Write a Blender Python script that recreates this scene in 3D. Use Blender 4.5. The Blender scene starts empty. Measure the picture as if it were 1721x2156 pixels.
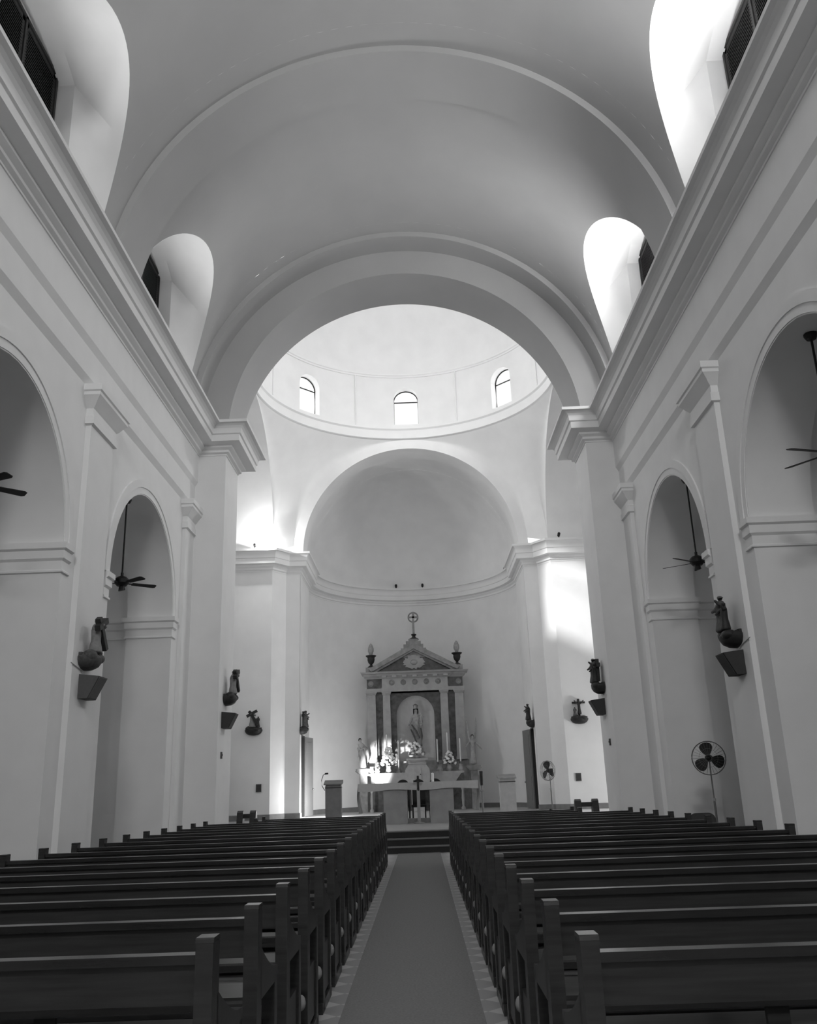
import bpy, bmesh, math, random
from mathutils import Vector, Matrix
random.seed(7)
PI = math.pi
sc = bpy.context.scene
C = sc.collection

# ------------------------------------------------------------------ materials
def mat(name, v, rough=.8, noise=.0, nscale=6., bump=0., metal=0., spec=.3, kind=None):
    m = bpy.data.materials.new(name); m.use_nodes = True
    nt = m.node_tree; b = nt.nodes['Principled BSDF']
    b.inputs['Base Color'].default_value = (v, v, v, 1)
    b.inputs['Roughness'].default_value = rough
    b.inputs['Metallic'].default_value = metal
    b.inputs['Specular IOR Level'].default_value = spec
    if noise or bump:
        tc = nt.nodes.new('ShaderNodeTexCoord')
        n = nt.nodes.new('ShaderNodeTexNoise'); n.inputs['Scale'].default_value = nscale
        n.inputs['Detail'].default_value = 5
        if kind == 'wood':
            mp = nt.nodes.new('ShaderNodeMapping'); mp.inputs['Scale'].default_value = (.6, 9, 9)
            nt.links.new(tc.outputs['Object'], mp.inputs[0]); nt.links.new(mp.outputs[0], n.inputs[0])
        else:
            nt.links.new(tc.outputs['Object'], n.inputs[0])
        r = nt.nodes.new('ShaderNodeMapRange')
        r.inputs[3].default_value = v * (1 - noise); r.inputs[4].default_value = v * (1 + noise)
        r.inputs[1].default_value = .3; r.inputs[2].default_value = .7
        nt.links.new(n.outputs[0], r.inputs[0])
        nt.links.new(r.outputs[0], b.inputs['Base Color'])
        if bump:
            bp = nt.nodes.new('ShaderNodeBump'); bp.inputs['Strength'].default_value = bump
            bp.inputs['Distance'].default_value = .02
            nt.links.new(n.outputs[0], bp.inputs['Height']); nt.links.new(bp.outputs[0], b.inputs['Normal'])
    return m
PLASTER = mat('plaster', .78, .9, .03, 1.4, .05)
VAULT_SHADE = mat('shaded_plaster', .42, .95, .03, .9, .04)  # wall plaster darkened; the colour stands in for shade on the vault
TRIM = mat('cornice_plaster', .78, .85, .02, 2.)
FLOOR = mat('floor_stone', .16, .6, .12, 3.)
SANCT = mat('sanctuary_floor', .34, .5, .08, 3.)
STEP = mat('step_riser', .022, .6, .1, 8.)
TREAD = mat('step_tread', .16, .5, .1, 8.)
CARPET = mat('carpet_pile', .2, 1., .12, 60., .3, spec=.05)
PEW = mat('pew_wood', .036, .32, .25, 5., .02, spec=.22, kind='wood')
PEWTOP = mat('pew_rail_wood', .02, .24, .25, 5., .01, spec=.6, kind='wood')
KNOB = mat('kneeler_vinyl', .36, .5, .05, 20.)
DARK = mat('dark_bronze', .03, .55, .2, 14.)
MIDD = mat('painted_plaster_dark', .085, .7, .3, 18.)
ROBE = mat('painted_robe_grey', .22, .7, .15, 18.)
SPEAK = mat('speaker_grey', .045, .7, .06, 20.)
IRON = mat('black_iron', .012, .5, .1, 20.)
BLADE = mat('fan_blade', .018, .6, .1, 20.)
WIRE = mat('guard_wire', .16, .4, .05, 20., metal=.3)
NICHEM = mat('niche_marble', .55, .5, .06, 4.)
MARBLE = mat('white_marble', .32, .35, .10, 4.)
MARBLED = mat('dark_marble', .06, .35, .55, 5.)
MARBLEM = mat('grey_marble', .24, .4, .25, 5.)
STATUE = mat('statue_paint', .34, .6, .25, 9.)
HAIR = mat('statue_hair', .06, .7, .2, 9.)
GOLD = mat('gilt_grey', .30, .35, .1, 9., metal=.5)
CLOTH = mat('altar_linen', .52, .9, .04, 12., .1)
CAND = mat('candle_wax', .8, .5, .02, 9.)
LEAF = mat('leaf', .035, .7, .3, 12.)
PETAL = mat('petal', .75, .7, .06, 12.)
DOORM = mat('door_leaf', .17, .6, .06, 4., kind='wood')
VOID = mat('unlit_passage', .02, .9, .05, 4.)  # near-black colour stands in for the darkness of the passage
SHUT = mat('shutter_wood', .035, .6, .15, 6., kind='wood')
PANEL = mat('lectern_panel', .17, .6, .12, 5.)
PANELL = mat('lectern_panel_light', .40, .6, .1, 5.)
BASEB = mat('baseboard_stone', .2, .6, .1, 6.)
CHAIRM = mat('chair_shell', .05, .5, .05, 9.)
m = bpy.data.materials.new('tile_border'); m.use_nodes = True; nt = m.node_tree; TILE = m
b = nt.nodes['Principled BSDF']; b.inputs['Roughness'].default_value = .5
tc = nt.nodes.new('ShaderNodeTexCoord'); mp = nt.nodes.new('ShaderNodeMapping')
mp.inputs['Rotation'].default_value = (0, 0, PI/4); mp.inputs['Scale'].default_value = (4.2, 4.2, 4.2)
ch = nt.nodes.new('ShaderNodeTexChecker'); ch.inputs['Scale'].default_value = 1
ch.inputs[1].default_value = (.42, .42, .42, 1); ch.inputs[2].default_value = (.25, .25, .25, 1)
nt.links.new(tc.outputs['Object'], mp.inputs[0]); nt.links.new(mp.outputs[0], ch.inputs[0])
nt.links.new(ch.outputs[0], b.inputs['Base Color'])
m = bpy.data.materials.new('window_glass'); m.use_nodes = True; nt = m.node_tree; GLASS = m
nt.nodes.remove(nt.nodes['Principled BSDF'])
tr = nt.nodes.new('ShaderNodeBsdfTransparent'); gl = nt.nodes.new('ShaderNodeBsdfGlossy'); mx = nt.nodes.new('ShaderNodeMixShader')
mx.inputs[0].default_value = .06; gl.inputs['Roughness'].default_value = .1
nt.links.new(tr.outputs[0], mx.inputs[1]); nt.links.new(gl.outputs[0], mx.inputs[2])
nt.links.new(mx.outputs[0], nt.nodes['Material Output'].inputs[0])

# ------------------------------------------------------------------ mesh builder
class MB:
    def __init__(s): s.v = []; s.f = []
    def add(s, vs, fs):
        o = len(s.v); s.v += [tuple(v) for v in vs]; s.f += [tuple(i + o for i in f) for f in fs]; return s
    def quad(s, *p): return s.add(p, [tuple(range(len(p)))])
    def box(s, x0, x1, y0, y1, z0, z1, M=None):
        vs = [(x, y, z) for x in (x0, x1) for y in (y0, y1) for z in (z0, z1)]
        if M is not None: vs = [M @ Vector(v) for v in vs]
        return s.add(vs, [(0,1,3,2),(4,6,7,5),(0,4,5,1),(2,3,7,6),(0,2,6,4),(1,5,7,3)])
    def bar(s, a, b, w, d=None, up=(0,0,1)):
        a = Vector(a); b = Vector(b); t = (b-a).normalized(); d = d or w
        u = t.cross(Vector(up));
        if u.length < 1e-3: u = t.cross(Vector((1,0,0)))
        u.normalize(); n = u.cross(t)
        vs = [p + u*w*i/2 + n*d*j/2 for p in (a, b) for i, j in ((-1,-1),(1,-1),(1,1),(-1,1))]
        return s.add(vs, [(3,2,1,0),(4,5,6,7)] + [(i,(i+1)%4,(i+1)%4+4,i+4) for i in range(4)])
    def prism(s, poly, f0, f1):
        n = len(poly); vs = [f0(p) for p in poly] + [f1(p) for p in poly]
        return s.add(vs, [tuple(range(n-1,-1,-1)), tuple(range(n, 2*n))] + [(i,(i+1)%n,(i+1)%n+n,i+n) for i in range(n)])
    def lathe(s, prof, c=(0,0,0), n=24, a0=0., a1=2*PI, sx=1., sy=1.):
        full = abs(a1-a0-2*PI) < 1e-6; k = n if full else n+1
        vs = []
        for r, z in prof:
            for i in range(k):
                a = a0+(a1-a0)*i/n; vs.append((c[0]+sx*r*math.cos(a), c[1]+sy*r*math.sin(a), c[2]+z))
        fs = []
        for j in range(len(prof)-1):
            for i in range(n):
                i2 = (i+1) % k; fs.append((j*k+i, j*k+i2, (j+1)*k+i2, (j+1)*k+i))
        if full:
            fs.append(tuple(range(k-1,-1,-1))); fs.append(tuple((len(prof)-1)*k+i for i in range(k)))
        return s.add(vs, fs)
    def tube(s, pts, r, n=8, closed=False):
        pts = [Vector(p) for p in pts]; m = len(pts); vs = []
        rr = r if isinstance(r, (list, tuple)) else [r]*m
        for i, p in enumerate(pts):
            a = pts[(i-1) % m] if (closed or i) else p; b2 = pts[(i+1) % m] if (closed or i < m-1) else p
            t = (b2-a).normalized(); u = t.cross(Vector((.0131,.0171,1)))
            if u.length < 1e-2: u = t.cross(Vector((1,0,0)))
            u.normalize(); w = u.cross(t)
            vs += [p+(u*math.cos(2*PI*k/n)+w*math.sin(2*PI*k/n))*rr[i] for k in range(n)]
        fs = []
        for i in range(m if closed else m-1):
            j = (i+1) % m
            fs += [(i*n+k, i*n+(k+1)%n, j*n+(k+1)%n, j*n+k) for k in range(n)]
        if not closed: fs += [tuple(range(n-1,-1,-1)), tuple((m-1)*n+k for k in range(n))]
        return s.add(vs, fs)
    def ball(s, c, rx, ry=None, rz=None, n=12, k=8):
        ry = ry or rx; rz = rz or rx
        return s.lathe([(max(1e-4, math.sin(PI*i/k)), -rz*math.cos(PI*i/k)) for i in range(k+1)], c, n, sx=rx, sy=ry)
    def sweep(s, path, prof, side=1, closed=False):
        P = [Vector((p[0], p[1])) for p in path]; n = len(P); vs = []
        for i in range(n):
            d0 = (P[i]-P[i-1]).normalized() if (i or closed) else None
            d1 = (P[(i+1) % n]-P[i]).normalized() if (i < n-1 or closed) else None
            d0 = d0 or d1; d1 = d1 or d0
            n0 = Vector((-d0.y, d0.x))*side; n1 = Vector((-d1.y, d1.x))*side
            mv = (n0+n1); mv = mv/max(.2, (1+n0.dot(n1)))
            vs += [(P[i].x+mv.x*d, P[i].y+mv.y*d, z) for d, z in prof]
        k = len(prof); fs = []
        for i in range(n if closed else n-1):
            j = (i+1) % n
            fs += [(i*k+a, i*k+a+1, j*k+a+1, j*k+a) for a in range(k-1)]
        if not closed: fs += [tuple(range(k)), tuple((n-1)*k+a for a in range(k-1,-1,-1))]
        return s.add(vs, fs)
    def wall(s, mp, u0, u1, z0, z1, v0, v1, ops=(), step=None, caps=True):
        """slab u0..u1 x z0..z1, thickness v0..v1, with openings (ua, ub, sill, top(u))"""
        us = {u0, u1}
        for a, b2, sl, tp in ops:
            N = 24
            for i in range(N+1):
                us.add(round(a+(b2-a)*(.5-.5*math.cos(PI*i/N)), 5))
        if step:
            k = max(1, int((u1-u0)/step))
            for i in range(1, k): us.add(round(u0+(u1-u0)*i/k, 5))
        us = sorted(us)
        def strip(ua, ub, la, lb, ha, hb):
            s.quad(mp(ua,v0,la), mp(ub,v0,lb), mp(ub,v0,hb), mp(ua,v0,ha))
            s.quad(mp(ub,v1,lb), mp(ua,v1,la), mp(ua,v1,ha), mp(ub,v1,hb))
            s.quad(mp(ua,v1,la), mp(ub,v1,lb), mp(ub,v0,lb), mp(ua,v0,la))
            s.quad(mp(ua,v0,ha), mp(ub,v0,hb), mp(ub,v1,hb), mp(ua,v1,ha))
        for ua, ub in zip(us, us[1:]):
            um = (ua+ub)/2; o = [q for q in ops if q[0] < um < q[1]]
            if not o: strip(ua, ub, z0, z0, z1, z1)
            else:
                a, b2, sl, tp = o[0]
                if sl > z0: strip(ua, ub, z0, z0, sl, sl)
                strip(ua, ub, tp(ua), tp(ub), z1, z1)
        for a, b2, sl, tp in ops:
            for u in (a, b2): s.quad(mp(u,v0,sl), mp(u,v1,sl), mp(u,v1,tp(u)), mp(u,v0,tp(u)))
        for u in ((u0, u1) if caps else ()): s.quad(mp(u,v0,z0), mp(u,v1,z0), mp(u,v1,z1), mp(u,v0,z1))
        return s
    def build(s, name, m, parent=None, smooth=30, loc=None):
        me = bpy.data.meshes.new(name); me.from_pydata(s.v, [], s.f)
        bm = bmesh.new(); bm.from_mesh(me)
        bmesh.ops.remove_doubles(bm, verts=bm.verts, dist=1e-4)
        bmesh.ops.recalc_face_normals(bm, faces=bm.faces)
        bm.to_mesh(me); bm.free()
        if smooth:
            for p in me.polygons: p.use_smooth = True
            me.set_sharp_from_angle(angle=math.radians(smooth))
        me.materials.append(m)
        o = bpy.data.objects.new(name, me); C.objects.link(o)
        if parent: o.parent = parent
        if loc: o.location = loc
        return o
def struct(name, mb, m, smooth=30, parent=None):
    o = mb.build(name, m, parent, smooth)
    if not parent: o['kind'] = 'structure'
    return o
def tag(o, label, cat, group=None):
    o['label'] = label; o['category'] = cat
    if group: o['group'] = group
    return o
def thing(name, label, cat, loc=(0,0,0), rz=0., group=None):
    o = bpy.data.objects.new(name, None); C.objects.link(o); o.location = loc; o.rotation_euler = (0,0,rz)
    o.empty_display_size = .2
    return tag(o, label, cat, group)
def dup(root, loc, rz=None, label=None, group=None):
    r = root.copy(); C.objects.link(r); r.location = loc
    if rz is not None: r.rotation_euler = (0,0,rz)
    if label: r['label'] = label
    if group: r['group'] = group
    for ch in list(root.children):
        c = ch.copy(); C.objects.link(c); c.parent = r
        for g in list(ch.children):
            d = g.copy(); C.objects.link(d); d.parent = c
    return r
def skin(name, V, E, m, parent=None, sub=2, loc=None):
    """V: (x,y,z,rx,ry) ; continuous skinned body, root = vertex 0"""
    me = bpy.data.meshes.new(name); me.from_pydata([v[:3] for v in V], E, [])
    o = bpy.data.objects.new(name, me); C.objects.link(o)
    o.modifiers.new('s', 'SKIN')
    ly = me.skin_vertices[0] if me.skin_vertices else None
    for i, v in enumerate(V):
        ly.data[i].radius = (v[3], v[4] if len(v) > 4 else v[3]); ly.data[i].use_root = (i == 0)
    o.modifiers.new('u', 'SUBSURF').levels = sub
    dg = bpy.context.evaluated_depsgraph_get()
    nm = bpy.data.meshes.new_from_object(o.evaluated_get(dg))
    bpy.data.objects.remove(o); nm.name = name; nm.materials.clear(); nm.materials.append(m)
    for p in nm.polygons: p.use_smooth = True
    o = bpy.data.objects.new(name, nm); C.objects.link(o)
    if parent: o.parent = parent
    if loc: o.location = loc
    return o

# ------------------------------------------------------------------ camera
TH, ROLL, YAW, F = .3023, .0348, .0048, 1849.6
cam = bpy.data.cameras.new('camera'); co = bpy.data.objects.new('camera', cam); C.objects.link(co)
cam.sensor_fit = 'HORIZONTAL'; cam.sensor_width = 36; cam.lens = F*36/1721; cam.clip_end = 200
co.matrix_world = Matrix.Translation((.1227, 0, 1.45)) @ Matrix.Rotation(YAW, 4, 'Z') @ Matrix.Rotation(PI/2+TH, 4, 'X') @ Matrix.Rotation(-ROLL, 4, 'Z')
sc.camera = co

# ------------------------------------------------------------------ key dimensions
ZC = 10.58           # centre of all big arches
WX, WT = 5.65, 1.07  # nave wall plane and thickness
Y0 = -7.
CY, CH = 28.9, 5.45  # crossing centre / half side
EY = CY+CH
PW, PY0, PY1 = 4.78, 21.77, 23.45
BAYS = [18.3, 11.7, 5.1, -1.5]
AR, AS = 2.185, 5.47  # arcade arches
def arch_top(c, r, s): return lambda u: s+math.sqrt(max(0, r*r-(u-c)**2))

# ---- floor
mb = MB(); mb.quad((-10,Y0,0),(10,Y0,0),(10,45,0),(-10,45,0)); struct('floor', mb, FLOOR)
mb = MB(); mb.box(-12,-10,23.4,34.5,-.05,0); mb.box(10,12,23.4,34.5,-.05,0); struct('floor', mb, FLOOR)
mb = MB()
for s in (-1, 1): mb.box(s*.4726, s*1.05, -1, 21.1, -.03, .004)
struct('floor', mb, TILE)
mb = MB(); mb.box(-.4726, .4726, -1, 21.09, .004, .014)
tag(mb.build('carpet_runner', CARPET), 'dark grey carpet runner along the aisle between the pew blocks', 'carpet')
# sanctuary steps and platform
mb = MB()
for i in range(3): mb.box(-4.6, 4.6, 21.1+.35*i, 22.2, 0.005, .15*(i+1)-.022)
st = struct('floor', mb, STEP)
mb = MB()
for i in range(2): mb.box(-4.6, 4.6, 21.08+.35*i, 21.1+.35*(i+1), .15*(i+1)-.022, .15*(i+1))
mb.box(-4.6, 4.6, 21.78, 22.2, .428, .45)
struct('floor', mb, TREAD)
mb = MB(); mb.box(-4.6, 4.6, 22.2, 34.4, .005, .45); mb.box(-4.45, 4.45, 34.4, 41.9, .005, .45)
struct('floor', mb, SANCT)

# ---- nave side walls with the arcade
ENT = [(0,8.50),(.08,8.62),(.08,9.14),(.15,9.26),(.15,10.0),(0,10.0)]
COR = [(-.1,9.99),(.02,9.99),(.02,10.03),(.09,10.06),(.09,10.12),(.185,10.17),(.19,10.22),(.43,10.245),(.43,10.42),(.47,10.44),
       (.475,10.51),(.49,10.575),(.53,10.63),(.585,10.665),(.67,10.675),(.67,10.75),(-.3,10.75)]
def strip_side(s):
    nm = 'left' if s < 0 else 'right'
    mp = lambda u, v, z: (s*v, u, z)
    ops = [(c-AR, c+AR, 0., arch_top(c, AR, AS)) for c in BAYS]
    mb = MB(); mb.wall(mp, Y0, PY0+.02, 0, 10.7, WX, WX+WT, ops)
    struct('wall_'+nm, mb, PLASTER)
    # second order of each arch and the chapel behind it
    mb = MB(); r2 = AR+.12
    mb.wall(mp, Y0, PY0+.6, 0, 8.6, WX+WT, 9.2, [(c-r2, c+r2, 0., arch_top(c, r2, AS)) for c in BAYS])
    mb.box(s*9.2, s*9.5, Y0, PY0+.6, 0, 8.6)
    struct('wall_'+nm+'_aisle', mb, PLASTER)
    mb = MB()
    mb.sweep([(s*WX, Y0), (s*WX, PY0)], ENT, side=s)
    struct('trim_1' if s < 0 else 'trim_2', mb, TRIM)
    mb = MB()
    mb.sweep([(s*(WX-.15), Y0), (s*(WX-.15), PY0), (s*PW, PY0), (s*PW, PY1-.12), (s*6.5, PY1-.12)], COR, side=s)
    struct('trim_3' if s < 0 else 'trim_4', mb, TRIM, 20)
    # archivolts
    mb = MB()
    for c in BAYS:
        for r0, r1, d in ((AR+.02, AR+.16, .015), (AR+.16, AR+.33, .035)):
            N = 40
            for i in range(N):
                a, b2 = PI*i/N, PI*(i+1)/N
                P = lambda r, t, x: (s*x, c+r*math.cos(t), AS+r*math.sin(t))
                mb.quad(P(r0,a,WX-d), P(r1,a,WX-d), P(r1,b2,WX-d), P(r0,b2,WX-d))
                mb.quad(P(r1,a,WX-d), P(r1,a,WX), P(r1,b2,WX), P(r1,b2,WX-d))
                mb.quad(P(r0,a,WX-d), P(r0,a,WX), P(r0,b2,WX), P(r0,b2,WX-d))
    struct('trim_5' if s < 0 else 'trim_6', mb, TRIM, 20)
    # impost mouldings round every jamb
    imp = [(-.02,4.95),(.035,4.97),(.035,5.0),(.012,5.02),(.012,5.16),(.05,5.2),(.05,5.33),(.09,5.36),(.09,5.46),(-.02,5.48)]
    mb = MB()
    for c in BAYS:
        for e in (-1, 1):
            y = c+e*AR
            mb.sweep([(s*WX, y+e*.28), (s*WX, y), (s*(WX+WT), y), (s*(WX+WT), y+e*.12), (s*9.2, y+e*.12)], imp, side=-s*e)
    struct('trim_7' if s < 0 else 'trim_8', mb, TRIM, 20)
    # pilasters with capitals
    cap = [(0,7.78),(.055,7.80),(.055,7.95),(.03,7.98),(.03,8.10),(.07,8.14),(.12,8.22),(.19,8.30),(.19,8.36),(.22,8.38),(.22,8.50),(0,8.50)]
    mb = MB()
    for a, b2 in ((14.42, 15.58), (21.02, PY0+.05), (7.82, 8.98), (1.22, 2.38)):
        mb.box(s*(WX-.10), s*(WX+.05), a, b2, 0, 8.5)
        pth = [(s*WX, a), (s*(WX-.10), a), (s*(WX-.10), b2), (s*WX, b2)]
        if b2 > PY0: pth = pth[:3]
        mb.sweep(pth, cap, side=s)
    struct('trim_9' if s < 0 else 'trim_10', mb, TRIM, 20)
    # crossing pier
    mb = MB(); mb.box(s*PW, s*7.4, PY0, PY1-.12, 0, 10.7)
    mb.box(s*7.4, s*12, PY0+.6, PY1-.12, 0, 17)
    struct('wall_%s_pier' % nm, mb, PLASTER)
    return nm
strip_side(-1); strip_side(1)

# ---- nave vault with lunettes
RV, RR = 5.63, 5.48
LR, LZ = 2.33, 11.6
def vault_pt(y, a, r=RV): return (r*math.cos(a), y, ZC+r*math.sin(a))
def outz(y, c): return LZ+math.sqrt(max(0, LR*LR-(y-c)**2))
mb = MB()
A0 = math.asin(.06/RV)
ys = set([Y0, 21.06])
for c in BAYS[:2]:
    for i in range(41): ys.add(round(c-LR*math.cos(PI*i/40), 5))
for i in range(12): ys.add(Y0+i*1.2)
ys = sorted(y for y in ys if Y0 <= y <= 21.06)
for ya, yb in zip(ys, ys[1:]):
    c = [c for c in BAYS[:2] if abs((ya+yb)/2-c) < LR]
    lo = [A0, A0]
    if c: lo = [math.asin((outz(y, c[0])-ZC)/RV) for y in (ya, yb)]
    N = 56
    for i in range(N):
        ta = [lo[k]+(PI-2*lo[k])*i/N for k in (0, 1)]; tb = [lo[k]+(PI-2*lo[k])*(i+1)/N for k in (0, 1)]
        mb.quad(vault_pt(ya, ta[0]), vault_pt(yb, ta[1]), vault_pt(yb, tb[1]), vault_pt(ya, tb[0]))
struct('ceiling', mb, VAULT_SHADE, 40)
def barrel(mb, r, ya, yb, zc=ZC, n=72, a0=0., r2=None, jog=None):
    for i in range(n):
        a, b2 = a0+(PI-2*a0)*i/n, a0+(PI-2*a0)*(i+1)/n
        P = lambda t, y, rr: (rr*math.cos(t), y, zc+rr*math.sin(t))
        mb.quad(P(a,ya,r), P(b2,ya,r), P(b2,yb,r2 or r), P(a,yb,r2 or r))
def ring_face(mb, r0, r1, y, zc=ZC, n=72):
    for i in range(n):
        a, b2 = PI*i/n, PI*(i+1)/n
        P = lambda t, rr: (rr*math.cos(t), y, zc+rr*math.sin(t))
        mb.quad(P(a,r0), P(a,r1), P(b2,r1), P(b2,r0))
mb = MB()   # transverse rib over the pier
for ya, yb in ((14.6, 15.95), (8.0, 9.35)):
    barrel(mb, RR, ya, yb); ring_face(mb, RR, RV, ya); ring_face(mb, RR, RV, yb)
struct('trim_11', mb, VAULT_SHADE, 40)
mb = MB()   # crossing arch, two orders
barrel(mb, RR, 21.06, 21.77); ring_face(mb, RR, RV, 21.06)
barrel(mb, 4.75, 21.77, PY1); ring_face(mb, 4.75, RR+.3, 21.77)
struct('ceiling', mb, VAULT_SHADE, 40)
# lunette tunnels, recesses and the wall behind
IX, IW, ISP, ICR = 5.85, 1.4, 14.05, 14.4
WXX = 6.2
def inner(t):   # t 0..1 across the segmental head
    y = -IW+2*IW*t
    R = (IW*IW+(ICR-ISP)**2)/(2*(ICR-ISP)); return y, ICR-R+math.sqrt(R*R-y*y)
for s in (-1, 1):
    for ci, c in enumerate(BAYS[:2]):
        out, inn = [], []
        ph0 = math.radians(40)
        for i in range(9):      # far/near jamb
            t = i/8; zi = 10.6+(ISP-10.6)*t; inn.append((-IW, zi))
            if t < .35: out.append((-LR, 10.6+(LZ-10.6)*t/.35))
            else:
                p = ph0*(t-.35)/.65; out.append((-LR*math.cos(p), LZ+LR*math.sin(p)))
        for i in range(1, 24):
            t = i/24; inn.append(inner(t)); p = ph0+(PI-2*ph0)*t; out.append((-LR*math.cos(p), LZ+LR*math.sin(p)))
        n0 = 9
        for i in range(8, -1, -1):
            inn.append((IW, inn[i][1])); out.append((-out[i][0], out[i][1]))
        mb = MB()
        K = 10
        def P(k, j):
            (yo, zo), (yi, zi) = out[k], inn[k]
            xo = math.sqrt(max(0, RV*RV-(zo-ZC)**2)); f = j/K
            return (s*(xo+(IX-xo)*f), c+yo+(yi-yo)*f, zo+(zi-zo)*f)
        for k in range(len(out)-1):
            for j in range(K): mb.quad(P(k,j), P(k+1,j), P(k+1,j+1), P(k,j+1))
            (ya, za), (yb, zb) = inn[k], inn[k+1]
            mb.quad((s*IX,c+ya,za),(s*IX,c+yb,zb),(s*WXX,c+yb,zb),(s*WXX,c+ya,za))
        mb.box(s*WXX, s*(WXX+.25), c-2, c+2, 10.5, 14.9)
        struct('ceiling', mb, PLASTER, 25)
        # shuttered window in the recess
        w = MB(); nwin = 1+ci+(0 if s < 0 else 2)
        for y in (-1.33, -.03, 1.27): w.box(s*(WXX-.07), s*WXX, c+y, c+y+.06, 10.76, 14.2)
        w.box(s*(WXX-.07), s*WXX, c-1.33, c+1.33, 14.14, 14.2); w.box(s*(WXX-.07), s*WXX, c-1.33, c+1.33, 12.5, 12.56)
        win = struct('window_%d' % nwin, w, SHUT, 0)
        for h in (-1, 1):
            sh = MB(); a, b2 = (c-1.27, c-.03) if h < 0 else (c+.03, c+1.27)
            for y in (a, b2-.09): sh.box(s*(WXX-.045), s*(WXX-.01), y, y+.09, 10.8, 14.14)
            for z in (10.8, 12.42, 14.05): sh.box(s*(WXX-.045), s*(WXX-.01), a, b2, z, z+.09)
            z = 10.92
            while z < 14.05:
                sh.bar((s*(WXX-.03), a+.05, z), (s*(WXX-.03), b2-.05, z), .012, .07, up=(s*.6, 0, .8)); z += .06
            sh.box(s*(WXX-.012), s*WXX, a, b2, 10.8, 14.14)
            sh.build('shutter', SHUT, win, 0)

# ---- crossing: transept arches, pendentives, drum, dome
mb = MB()
for s in (-1, 1):
    n = 60
    for i in range(n):
        a, b2 = PI*i/n, PI*(i+1)/n
        P = lambda t, x: (s*x, CY+4.75*math.cos(t), ZC+4.75*math.sin(t))
        mb.quad(P(a,CH), P(b2,CH), P(b2,7.4), P(a,7.4))
struct('ceiling', mb, PLASTER, 40)
ZR = 15.33; RD = 5.45
def low(phi):     # phi 0..90 deg in one quadrant, from the east arch to the side arch
    k = phi/(PI/2)
    if k < .5:
        t = k/.5*PI/2; return Vector((4.75*math.sin(t), CH, ZC+4.75*math.cos(t)))
    t = (1-k)/.5*PI/2; return Vector((CH, 4.75*math.sin(t), ZC+4.75*math.cos(t)))
mb = MB()
for sx in (-1, 1):
    for sy in (-1, 1):
        N, K = 48, 14; g = []
        for i in range(N+1):
            k = i/N; ph = PI/2*k
            L = low(ph); R = Vector((RD*math.sin(ph), RD*math.cos(ph), ZR))
            rl = Vector((L.x, L.y)).length; dz = ZR-L.z
            zc = ZR-min(dz*.55, max(.0, rl-RD)/.876)
            ct = Vector((L.x, L.y, zc)) * 1.
            ct = R.lerp(Vector((L.x, L.y, zc)), .93)
            row = []
            for j in range(K+1):
                t = j/K; p = R*(1-t)**2+ct*2*t*(1-t)+L*t*t
                row.append((sx*p.x, CY+sy*p.y, p.z))
            g.append(row)
        for i in range(N):
            for j in range(K): mb.quad(g[i][j], g[i+1][j], g[i+1][j+1], g[i][j+1])
struct('ceiling', mb, PLASTER, 40)
def circ(r, n=128): return [(r*math.cos(2*PI*i/n), CY+r*math.sin(2*PI*i/n)) for i in range(n)]
mb = MB(); mb.sweep(circ(RD+.2), [(.0,15.35),(.2,15.36),(.26,15.39),(.26,15.74),(.32,15.80),(.32,15.87),(.0,15.9)], 1, True)
struct('trim_12', mb, TRIM, 40)
RDR = 5.55
mp = lambda u, v, z: (v*math.sin(u), CY+v*math.cos(u), z)
HW = .51/RDR; wtop = lambda cc: (lambda u: 17.25+RDR*math.sqrt(max(0, HW*HW-(u-cc)**2)))
ops = [(k*PI/4-HW, k*PI/4+HW, 16.08, wtop(k*PI/4)) for k in range(8)]
mb = MB(); mb.wall(mp, -PI/8, 2*PI-PI/8, 15.6, 18.5, RDR, RDR+.45, ops, step=.05, caps=False)
struct('wall_drum', mb, PLASTER, 40)
mb = MB(); mb.sweep(circ(RDR+.05), [(.0,18.22),(.09,18.25),(.09,18.31),(.13,18.34),(.13,18.40),(0,18.43)], 1, True)
for k in range(8):
    a = (k+.5)*PI/4; mb.tube([(5.53*math.sin(a), CY+5.53*math.cos(a), z) for z in (15.9, 18.25)], .025, 6)
struct('trim_13', mb, TRIM, 40)
mb = MB(); mb.lathe([(5.5*math.cos(t*PI/2/24), 18.36+5.1*math.sin(t*PI/2/24)) for t in range(25)], (0,CY,0), 96, 0, 2*PI-1e-5)
struct('ceiling', mb, PLASTER, 60)
for k in range(8):
    cc = k*PI/4
    f = MB(); P = lambda du, r, z: mp(cc+du/RDR, r, z)
    pts = [(-.49, 16.1), (-.49, 17.25)]+[(-.49*math.cos(PI*i/14), 17.25+.49*math.sin(PI*i/14)) for i in range(1, 14)]+[(.49, 17.25), (.49, 16.1)]
    f.tube([P(u, RDR+.33, z) for u, z in pts], .022, 6, True)
    f.tube([P(-.49, RDR+.33, 17.22), P(.49, RDR+.33, 17.22)], .024, 6)
    win = struct('window_%d' % (k+5), f, IRON)
    g = MB(); g.quad(*[P(u, RDR+.36, z) for u, z in pts]); g.build('pane', GLASS, win, 0)

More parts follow.
